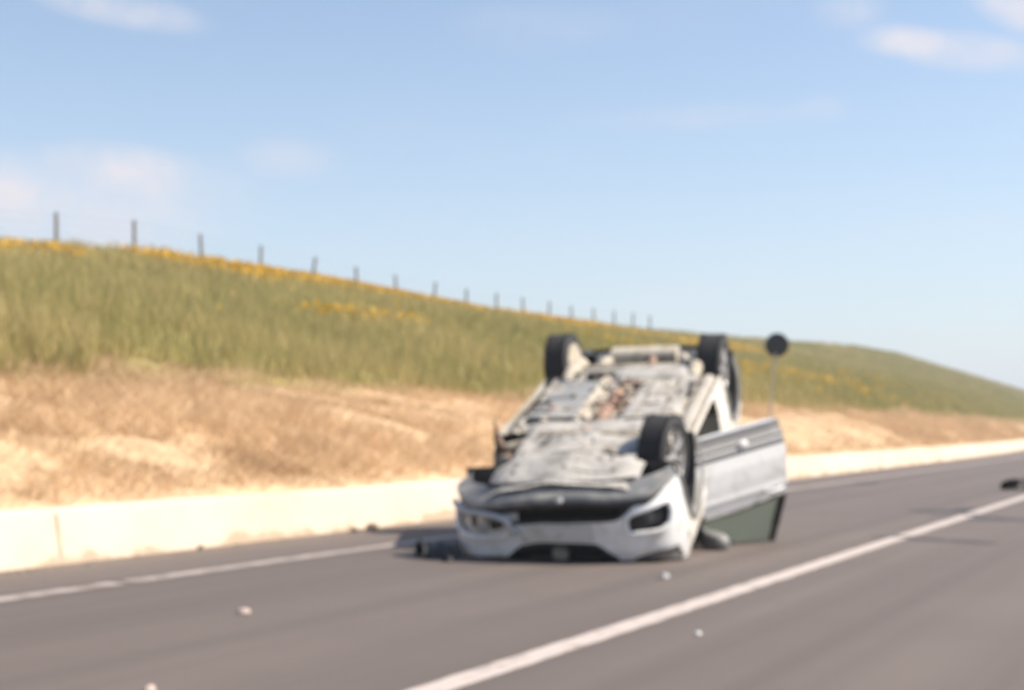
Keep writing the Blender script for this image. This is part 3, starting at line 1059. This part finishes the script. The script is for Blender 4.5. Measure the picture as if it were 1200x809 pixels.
q = MB(); q.tube([(-1.42,.015,.24),(-1.47,.015,.24),(-1.60,.005,.24),(-1.65,.0,.24)], .055, 14, rs=[.036,.058,.058,.036]); q.build('resonator', M['rust'], ex, warp=dent)
for x in (-1.2, -1.85):
    q = MB(); q.box((x, .0, .205), (.06,.30,.022), bev=.008); q.build('tunnel_brace', M['rust'], car, warp=dent)
for k, (x, y) in enumerate(((-.75,-.12),(-.95,.13),(-1.25,.12),(-1.45,-.11),(-1.75,.1),(-1.9,-.12))):
    q = MB()
    q.tube([(x, y, .23),(x-.1, y+.03*(-1)**k, .205),(x-.22, y, .235)], .013, 6)
    q.build('brake_line', M['iron'] if k % 2 else M['foil'], car, warp=dent)
for k in range(26):
    x = random.uniform(-2.1, -.55); y = random.uniform(-.17, .2)
    q = MB(); q.box((x, y, random.uniform(.20,.235)), (random.uniform(.03,.14), random.uniform(.02,.07), random.uniform(.01,.03)), Matrix.Rotation(random.uniform(0,3),3,'Z') @ Matrix.Rotation(random.uniform(-.4,.4),3,'X'), .006)
    q.build('torn_scrap', M[('rust','foil','iron','hub','rust')[k % 5]], car, warp=dent)
for k in range(34):
    left = k % 2
    x = random.uniform(-2.05, -.62); y = random.uniform(.24, .74) if left else random.uniform(-.74, -.2)
    zb = .203 if (left and x > -1.9 and x < -.8 and y < .66) or (not left and y > -.64) else .235
    q = MB(); w_ = random.uniform(.015, .05)
    if k % 3: q.lathe([(0,-.008),(w_*.7,-.007),(w_,.004)], 9, 'z', (x, y, zb))
    else: q.box((x, y, zb), (w_*3.5, w_*1.2, .014), Matrix.Rotation(random.choice((0, 1.57, .3, 1.2)),3,'Z'), .004)
    q.build(('floor_plug', 'floor_clip')[k % 3 == 0], M[('iron','void','hub','rust')[k % 4]], car, warp=dent)
for k in range(44):
    x = random.uniform(-2.3, .5); y = random.uniform(-.62, .62) if x < -.4 else random.uniform(-.45, .45)
    if y > .18 and -1.95 < x < -.75: continue
    zb = tray(x, y).z - .006 if x > -.5 else .195
    a_, b2 = random.uniform(.04, .16), random.uniform(.03, .09)
    q = MB(); q.grid(lambda u, v: (x+a_*(u-.5)*(1+.5*nz(v*3, k, 0)), y+b2*(v-.5)*(1+.5*nz(u*3, 0, k)), zb+.02*nz(u*2+k, v*2, 0)-.006), lin(0,1,6), lin(0,1,6))
    q.build('mud_clod', M[('hub','floor','iron','tray','foil','greypan')[k % 6]], car, warp=dent)
for k, (x, y, L, w_) in enumerate(((-.66,.34,.05,.30), (-.70,-.40,.05,.36), (-1.55,-.66,.55,.04), (-1.25,.70,.6,.045), (-2.12,.30,.07,.5), (-.05,.30,.22,.03), (.30,-.32,.03,.2))):
    q = MB(); q.box((x, y, .196 if x < -.1 else .18), (L, w_, .012), Matrix.Rotation(.06*(k-3),3,'Z'), .004); q.build('floor_slot', M['void'], car, warp=dent)
for k, yy in enumerate((-.30, -.52)):
    q = MB(); q.tube([(x, yy+.03*nz(x*2, k, 0), .196+.008*nz(x*5, k, 3)) for x in lin(-.7, -2.1, 14)], .011, 6); q.build('fuel_line', M['iron'], car, warp=dent)
# front subframe, wishbones, drive shaft on both sides
q = MB()
q.box((-.22,0,.20), (.16,.86,.07), bev=.02)
q.build('front_subframe', M['iron'], car, warp=dent)
for sd in (1, -1):
    q = MB()
    q.tube([(-.28,sd*.40,.22),(-.12,sd*.55,.22),(.0,sd*.66,.215)], .03, 8, rs=[.032,.028,.03])
    q.tube([(.10,sd*.42,.22),(.04,sd*.55,.22),(.0,sd*.66,.215)], .026, 8)
    q.build('wishbone', M['iron'], car, warp=dent)
    q = MB(); q.tube([(0,sd*.30,.33),(0,sd*.66,.32)], .024, 10); q.build('drive_shaft', M['iron'], car, warp=dent)
    # arch liners: dark tunnels above every wheel
    for ax in (AXF, AXR):
        q = MB()
        q.grid(lambda a, v: (ax+ARCH*.985*math.cos(a), sd*(.50+.36*v), .36+ARCH*.985*math.sin(a)), lin(-.35, math.pi+.35, 30), lin(0, 1, 8))
        def cap(r, a): return (ax+r*math.cos(a), sd*.505, .36+r*math.sin(a))
        q.grid(cap, lin(.0, ARCH, 6), lin(-.35, math.pi+.35, 30))
        q.build('wheel_arch_liner', M['plastic'], car, warp=dent)
        if sd > 0 and ax == AXF: continue
        q = MB()
        def trimf(a, v):
            r = ARCH-.015+.075*v
            x, z = ax+r*math.cos(a), .36+r*math.sin(a)
            return (x, sd*(plan_w(min(x, .5))*side_p(max(.24, z))+.016*math.sin(v*math.pi)+.004), z)
        q.grid(trimf, lin(-.22, math.pi+.22, 40), lin(0, 1, 8))
        q.build('arch_trim', M['clad'], car, warp=dent)
# fuel tank, rear axle, arms, springs, silencer
q = MB()
q.grid(lambda a, b_: (-2.16+.24*math.copysign(abs(math.cos(a)*math.cos(b_))**.5, math.cos(a)*math.cos(b_)), -.22+.40*math.copysign(abs(math.sin(a)*math.cos(b_))**.5, math.sin(a)*math.cos(b_)),
                      .27+.10*math.copysign(abs(math.sin(b_))**.5, math.sin(b_))), lin(0, 2*math.pi, 41), lin(-1.57, 1.57, 17))
q.build('fuel_tank', M['tray'], car, warp=dent)
RZ = .30
q = MB(); q.tube([(-2.50,.62,RZ-.03),(-2.44,.45,RZ-.06),(-2.42,.0,RZ-.07),(-2.44,-.45,RZ-.06),(-2.50,-.62,RZ-.03)], .05, 12); q.build('rear_axle_beam', M['hub'], car, warp=dent)
for sd in (1, -1):
    q = MB(); q.tube([(-2.05,sd*.60,.24),(-2.3,sd*.60,.20),(-2.62,sd*.60,.25)], .05, 10, rs=[.06,.075,.10]); q.build('trailing_arm', M['hub'], car, warp=dent)
    q = MB()
    pts = []
    for k in range(61):
        a = k/60*2*math.pi*4.5
        pts.append((-2.62+.06*math.cos(a), sd*.50+.06*math.sin(a), .24+.22*k/60))
    q.tube(pts, .011, 6); q.build('coil_spring', M['iron'], car, warp=dent)
    q = MB(); q.tube([(-2.74,sd*.60,.20),(-2.80,sd*.55,.42),(-2.82,sd*.53,.6)], .03, 8); q.build('shock_absorber', M['iron'], car, warp=dent)
q = MB()
q.grid(lambda a, v: (-3.02+.15*math.copysign(abs(math.cos(a))**.7, math.cos(a)), .02+.33*v, .26+.085*math.copysign(abs(math.sin(a))**.7, math.sin(a))), lin(0, 2*math.pi, 33), lin(-1, 1, 12))
for v in (-1, 1):
    q.add([(-3.02+.15*math.copysign(abs(math.cos(a))**.7, math.cos(a)), .02+.33*v, .26+.085*math.copysign(abs(math.sin(a))**.7, math.sin(a))) for a in lin(0, 2*math.pi, 33)[:-1]], [tuple(range(32))])
q.build('muffler', M['muffler'], car, warp=dent)
q = MB(); q.grid(lambda x, y: (x, y, .40+.02*nz(x*4,y*4,1)), lin(-2.1, -3.3, 24), lin(-.52, .52, 20)); q.build('boot_floor', M['iron'], car, warp=dent)
q = MB(); q.box((-2.30,0,.235), (.10,1.05,.07), bev=.02); q.build('rear_crossmember', M['floor'], car, warp=dent)
for (x, y, a) in ((-2.78,.38,.3),(-2.84,-.40,-.3)):
    q = MB(); q.box((x,y,.26), (.22,.10,.10), Matrix.Rotation(a,3,'Z'), .03); q.build('bracket', M['muffler'], car, warp=dent)

# --- wheels
def make_wheel(parent, loc, rz, rx, side, name='wheel'):
    w = bpy.data.objects.new(name, None); col.objects.link(w); w.parent = parent
    w.location = loc; w.rotation_euler = (rx, random.uniform(0, 6), rz) if False else (rx, 0, rz)
    o = side      # outer direction along y
    t = MB()
    prof = [(.215,-.10),(.235,-.112),(.285,-.118),(.318,-.105),(.333,-.085)]
    for c in (-.055, 0, .055):
        prof += [(.335,c-.016),(.326,c-.012),(.326,c-.004),(.335,c)]
    prof += [(.333,.085),(.318,.105),(.285,.118),(.235,.112),(.215,.10)]
    t.lathe(prof, 48, 'y')
    ty = t.build('tyre', M['tyre'], w)
    k = MB()
    nb = 44
    for i in range(nb):
        a = 2*math.pi*i/nb
        for sgn in (-1, 1):
            m = Matrix.Rotation(-a, 3, 'Y')
            k.box(m @ Vector((.333, sgn*.092, 0)), (.016, .030, .026), m, .004)
    k.build('tread', M['tyre'], ty)['kind'] = 'stuff'
    r = MB()
    r.lathe([(.222,-.095*o),(.215,-.08*o),(.20,-.04*o),(.198,.05*o),(.212,.085*o),(.226,.098*o),(.220,.106*o),(.205,.09*o)], 48, 'y')
    ri = r.build('rim', M['alloy'], w)
    for i in range(5):
        a0 = 2*math.pi*i/5
        s_ = MB()
        for da in (-.17, .17):
            p0 = Vector((.055*math.cos(a0+da*.8), .085*o, .055*math.sin(a0+da*.8)))
            p1 = Vector((.13*math.cos(a0+da), .092*o, .13*math.sin(a0+da)))
            p2 = Vector((.212*math.cos(a0+da*1.25), .084*o, .212*math.sin(a0+da*1.25)))
            s_.tube([p0, p1, p2], .017, 6, rs=[.020,.016,.018])
        s_.build('spoke', M['alloy'], ri)
    h = MB(); h.lathe([(0,.10*o),(.03,.098*o),(.062,.088*o),(.066,.05*o)], 24, 'y'); h.build('hub_cap', M['alloy'], ri)
    d = MB(); d.lathe([(0,.03*o),(.14,.03*o),(.145,.024*o),(.145,.010*o),(.13,.004*o),(0,.004*o)], 32, 'y'); d.build('brake_disc', M['iron'], w)
    b = MB(); b.lathe([(0,-.13*o),(.10,-.13*o),(.15,-.122*o),(.235,-.12*o),(.24,-.06*o)], 32, 'y'); b.build('brake_shield', M['hub'], w)
    return w
make_wheel(car, (AXF-.04, -.655, .32), R(10), R(0), -1)
make_wheel(car, (AXR, -.715, .30), R(2), R(-2), -1)
make_wheel(car, (AXR, .755, .25), R(3), R(4), 1)
# bent strut and hub where the front left wheel has gone
q = MB(); q.tube([(-.02,.55,.36),(.0,.66,.26),(.02,.70,.10),(.01,.715,-.02)], .02, 8, rs=[.035,.03,.02,.012]); q.build('bent_strut', M['rust'], car, warp=crush)
q = MB(); q.lathe([(0,.05),(.05,.05),(.06,0),(.08,-.02),(0,-.03)], 14, 'y', (.05,.66,.33)); q.box((.12,.62,.30), (.14,.10,.10), Matrix.Rotation(.5,3,'Y'), .02); q.build('torn_hub', M['iron'], car, warp=crush)

# --- open front door on the car's right
DA = R(40)
DSAG = R(2.2)
door = bpy.data.objects.new('door', None); col.objects.link(door); door.parent = car
door.location = (DOOR0+.04, -HW+.10, .115)
door.rotation_euler = (0, DSAG, DA)
door['label'] = 'white front door standing open, its window still green'
DM = CARM @ Matrix.Translation((DOOR0+.04, -HW+.10, .115)) @ Matrix.Rotation(DA, 4, 'Z') @ Matrix.Rotation(DSAG, 4, 'Y')
DI = DM.inverted()
def dcrush(v):
    w = DM @ Vector(v)
    if w.z < .02:
        w.z = .01 + .006*abs(nz(v[0]*6, v[2]*6, 0))
        return DI @ w
    return Vector(v)
DL = 1.11
def dprof(z):
    """y of the outer skin: tucks in towards the sill"""
    return float(np.interp(z, [.27,.34,.45,.58,.70,.82,.90,.98], [.085,.045,.012,-.012,-.016,-.008,.004,.022]))
def dx(u, z):
    x0 = -.0 - .03*max(0, (z-.55)); x1 = -DL + .035*max(0, .5-z)*2
    return x0+(x1-x0)*u
def dbelt(u): return .962-.03*u
def dskin(u, z): 
    cr = -.010*math.exp(-((z-.83)/.022)**2)
    return (dx(u, z), dprof(z)+cr, z)
mb = MB()
mb.grid(lambda u, v: dskin(u, .27+(dbelt(u)-.27)*v), lin(0,1,30), lin(0,1,40))
# return edges round the skin
mb.grid(lambda u, v: (dx(u, .27), .085+.06*v, .27), lin(0,1,12), lin(0,1,3))
for u in (0, 1):
    mb.grid(lambda v, w: (dx(u, .27+(dbelt(u)-.27)*v), dprof(.27+(dbelt(u)-.27)*v)*(1-w)+.15*w, .27+(dbelt(u)-.27)*v), lin(0,1,20), lin(0,1,3))
mb.build('outer_panel', M['paint'], door, warp=dcrush)
mb = MB()
mb.grid(lambda u, v: (dx(u,.6), .15+.02*math.sin(v*3.1), .27+(dbelt(u)-.27)*v), lin(0,1,16), lin(0,1,16))
mb.build('inner_trim', M['trim'], door, warp=dcrush)
mb = MB()
def dclad(u, v):
    z = .262+.20*v
    rib = .012*math.exp(-((v-.55)/.10)**2) + .010*math.exp(-((v-.06)/.10)**2)
    e = .014*(1-max(0, (v-.92)/.08))
    return (dx(u, z), dprof(max(.27, z))-e-rib, z)
mb.grid(dclad, lin(.004,.996,30), lin(0,1,34))
mb.build('cladding', M['clad'], door, warp=dcrush)
mb = MB()
mb.grid(lambda u, v: tuple(Vector(dclad(u, .68+.16*v))+Vector((0,-.006*math.sin(v*math.pi),0))), lin(.02,.99,24), lin(0,1,7))
mb.build('trim_strip', M['silver'], door, warp=dcrush)
mb = MB()
mb.grid(lambda a, b_: tuple(Vector(dclad(.56, .62))+Vector((.055*math.cos(a)*math.cos(b_), -.022*math.sin(b_)-.004, .040*math.sin(a)*math.cos(b_)))), lin(0, 2*math.pi, 25), lin(0, 1.57, 8))
mb.build('glint_badge', M['white'], door, warp=dcrush)  # the dome's white colour stands in for a sun glint
# handle
mb = MB()
zc = .855
mb.tube([(-DL+.07, dprof(zc)-.012, zc),(-DL+.09, dprof(zc)-.042, zc),(-DL+.17, dprof(zc)-.048, zc),(-DL+.25, dprof(zc)-.042, zc),(-DL+.27, dprof(zc)-.012, zc)], .017, 8)
mb.build('handle', M['paint'], door, warp=dcrush)
# window: glass, frame, mirror
WIN = [(-.10,.955),(-.18,1.18),(-.32,1.36),(-.62,1.455),(-1.01,1.475),(-1.06,1.40),(-1.08,.935)]
def wy(z): return .03+.30*(z-.96)
mb = MB()
mb.add([(x, wy(z), z) for x, z in WIN], [tuple(range(len(WIN)))])
mb.add([(x, wy(z)+.004, z) for x, z in WIN], [tuple(range(len(WIN)-1,-1,-1))])
mb.build('window_glass', M['glass'], door, smooth=False, warp=dcrush)
mb = MB()
fr = [(x, wy(z), z) for x, z in WIN]
mb.tube(fr[0:5], .022, 8); mb.build('window_frame', M['plastic'], door, warp=dcrush)
mb = MB(); mb.tube([fr[4], fr[5], (-1.065, wy(1.2), 1.2), fr[6]], .04, 8); mb.build('window_post', M['plastic'], door, warp=dcrush)
mb = MB(); mb.tube([(-.05, wy(.96)-.01, .963), (-.55, wy(.96)-.012, .968), (-1.08, wy(.94)-.01, .937)], .014, 8); mb.build('window_seal', M['plastic'], door, warp=dcrush)
mi = MB()
mi.grid(lambda a, b_: (-.13+.085*math.copysign(abs(math.cos(a)*math.cos(b_))**.75, math.cos(a)*math.cos(b_)), -.14+.14*math.copysign(abs(math.sin(a)*math.cos(b_))**.75, math.sin(a)*math.cos(b_)),
                       1.10+.085*math.copysign(abs(math.sin(b_))**.75, math.sin(b_))), lin(0, 2*math.pi, 33), lin(-1.57, 1.57, 17))
mi.tube([(-.12,.04,1.02),(-.13,-.05,1.06)], .035, 8)
mi.build('wing_mirror', M['lip'], door, warp=dcrush)

# ------------------------------------------------------------------ debris on the road
def at_px(x, y, z=0.0):
    d = CAM_H*FPX/(y-500)
    return Vector(((x-600)/FPX*d, d, z))
def sheet_piece(name, px, py, L, W, hgt, rz, mat, label, cat, seed, curl=1.2):
    mb = MB()
    def f(u, v):
        a = (v-.5)*curl*2
        x = (u-.5)*L*(1-.25*abs(v-.5)); y = W*.5*math.sin(a)/max(.3, math.sin(curl)) ; z = hgt*(math.cos(a)-math.cos(curl))/(1-math.cos(curl)+1e-6)
        n1 = nz(u*5+seed, v*5, 0); n2 = nz(u*5, v*5+seed, 3)
        return (x+.10*L*n2, y+.14*W*n1, max(.004, z*(.75+.5*nz(u*4+seed, 0, 0)+.25)+.10*hgt*n2+.008))
    us, vs2 = lin(0,1,22), lin(0,1,16)
    mb.grid(f, us, vs2, lambda u, v: nz(u*4+seed*2, v*4, 9) > -.5)
    mb.grid(lambda u, v: tuple(Vector(f(u, v))+Vector((0,0,-.004))), us, vs2, lambda u, v: nz(u*4+seed*2, v*4, 9) > -.5)
    o = mb.build(name, mat)
    o.location = at_px(px, py); o.rotation_euler = (0,0,rz)
    tag(o, label, cat)
    return o
sheet_piece('torn_fender', 514, 652, .34, .32, .11, .35, M['plastic'], 'dark crumpled fender liner on the road beside the overturned car', 'car debris', 3.1)
sheet_piece('lamp_fragment', 527, 657, .10, .08, .03, 1.0, M['plastic'], 'small broken lamp glass lying against the dark fender liner', 'car debris', 8.4)
sheet_piece('torn_bumper', 1194, 573, .85, .42, .15, .9, M['void'], 'black torn bumper piece lying beyond the centre line', 'car debris', 5.2)
def chip(name, px, py, size, mat, label, cat, seed):
    mb = MB()
    n = 7
    rr = [size*(.7+.5*random.random()) for _ in range(n)]
    V = [(rr[k]*math.cos(6.283*k/n), rr[k]*.7*math.sin(6.283*k/n), .004) for k in range(n)]
    V += [(rr[k]*.8*math.cos(6.283*k/n), rr[k]*.55*math.sin(6.283*k/n), .012+size*.35*(.6+.6*random.random())) for k in range(n)]
    F = [(k, (k+1)%n, n+(k+1)%n, n+k) for k in range(n)] + [tuple(range(n, 2*n)), tuple(range(n-1,-1,-1))]
    mb.add(V, F)
    o = mb.build(name, mat, smooth=False)
    o.location = at_px(px, py); o.rotation_euler = (0,0,seed)
    tag(o, label, cat)
chip('plastic_shard', 287, 717, .04, M['shard'], 'pale pink shard alone in the near lane, before the edge line', 'shard', .3)
chip('plastic_shard', 180, 807, .032, M['shard'], 'small orange shard at the bottom edge of the picture', 'shard', .9)
chip('glass_bead', 816, 742, .019, M['white'], 'tiny bright bead on the asphalt nearer than the centre line', 'fragment', .2)
chip('white_chip', 777, 676, .05, M['plate'], 'pale paint chip on the road before the open door', 'fragment', 1.2)
def stone(px, py, r, label, seed):
    mb = MB()
    def f(a, b_):
        d = Vector((math.cos(a)*math.cos(b_), math.sin(a)*math.cos(b_), math.sin(b_)*.75))
        return d*r*(1+.35*nz(d.x*1.7+seed, d.y*1.7, d.z*1.7))
    mb.grid(f, lin(0, 2*math.pi, 15), lin(-1.57, 1.57, 9))
    o = mb.build('stone', M['stone'], sharp_at=25)
    o.location = at_px(px, py, r*.55)
    tag(o, label, 'stone', 'stones at the foot of the wall')
stone(416, 623, .04, 'brown stone at the wall foot, nearer of the close pair', 1)
stone(437, 620.5, .06, 'larger brown stone at the wall foot beside the car shadow', 2)
stone(237, 643, .032, 'small brown stone alone at the foot of the cream wall', 3)

# ------------------------------------------------------------------ summer haze in the air
def make_haze():
    m = bpy.data.materials.new('summer_haze'); m.use_nodes = True
    nt = m.node_tree; nt.nodes.clear()
    v = N(nt, 'ShaderNodeVolumePrincipled')
    v.inputs['Color'].default_value = (.93, .95, .98, 1)
    v.inputs['Density'].default_value = HAZE
    v.inputs['Anisotropy'].default_value = .3
    out = N(nt, 'ShaderNodeOutputMaterial'); nt.links.new(v.outputs[0], out.inputs['Volume'])
    mb = MB(); mb.box((0, 350, 5.9), (900, 900, 14.4))
    o = mb.build('haze', m, smooth=False)
    tag(o, 'thin pale summer haze over the whole scene', 'haze', kind='stuff')
HAZE = .0009
make_haze()
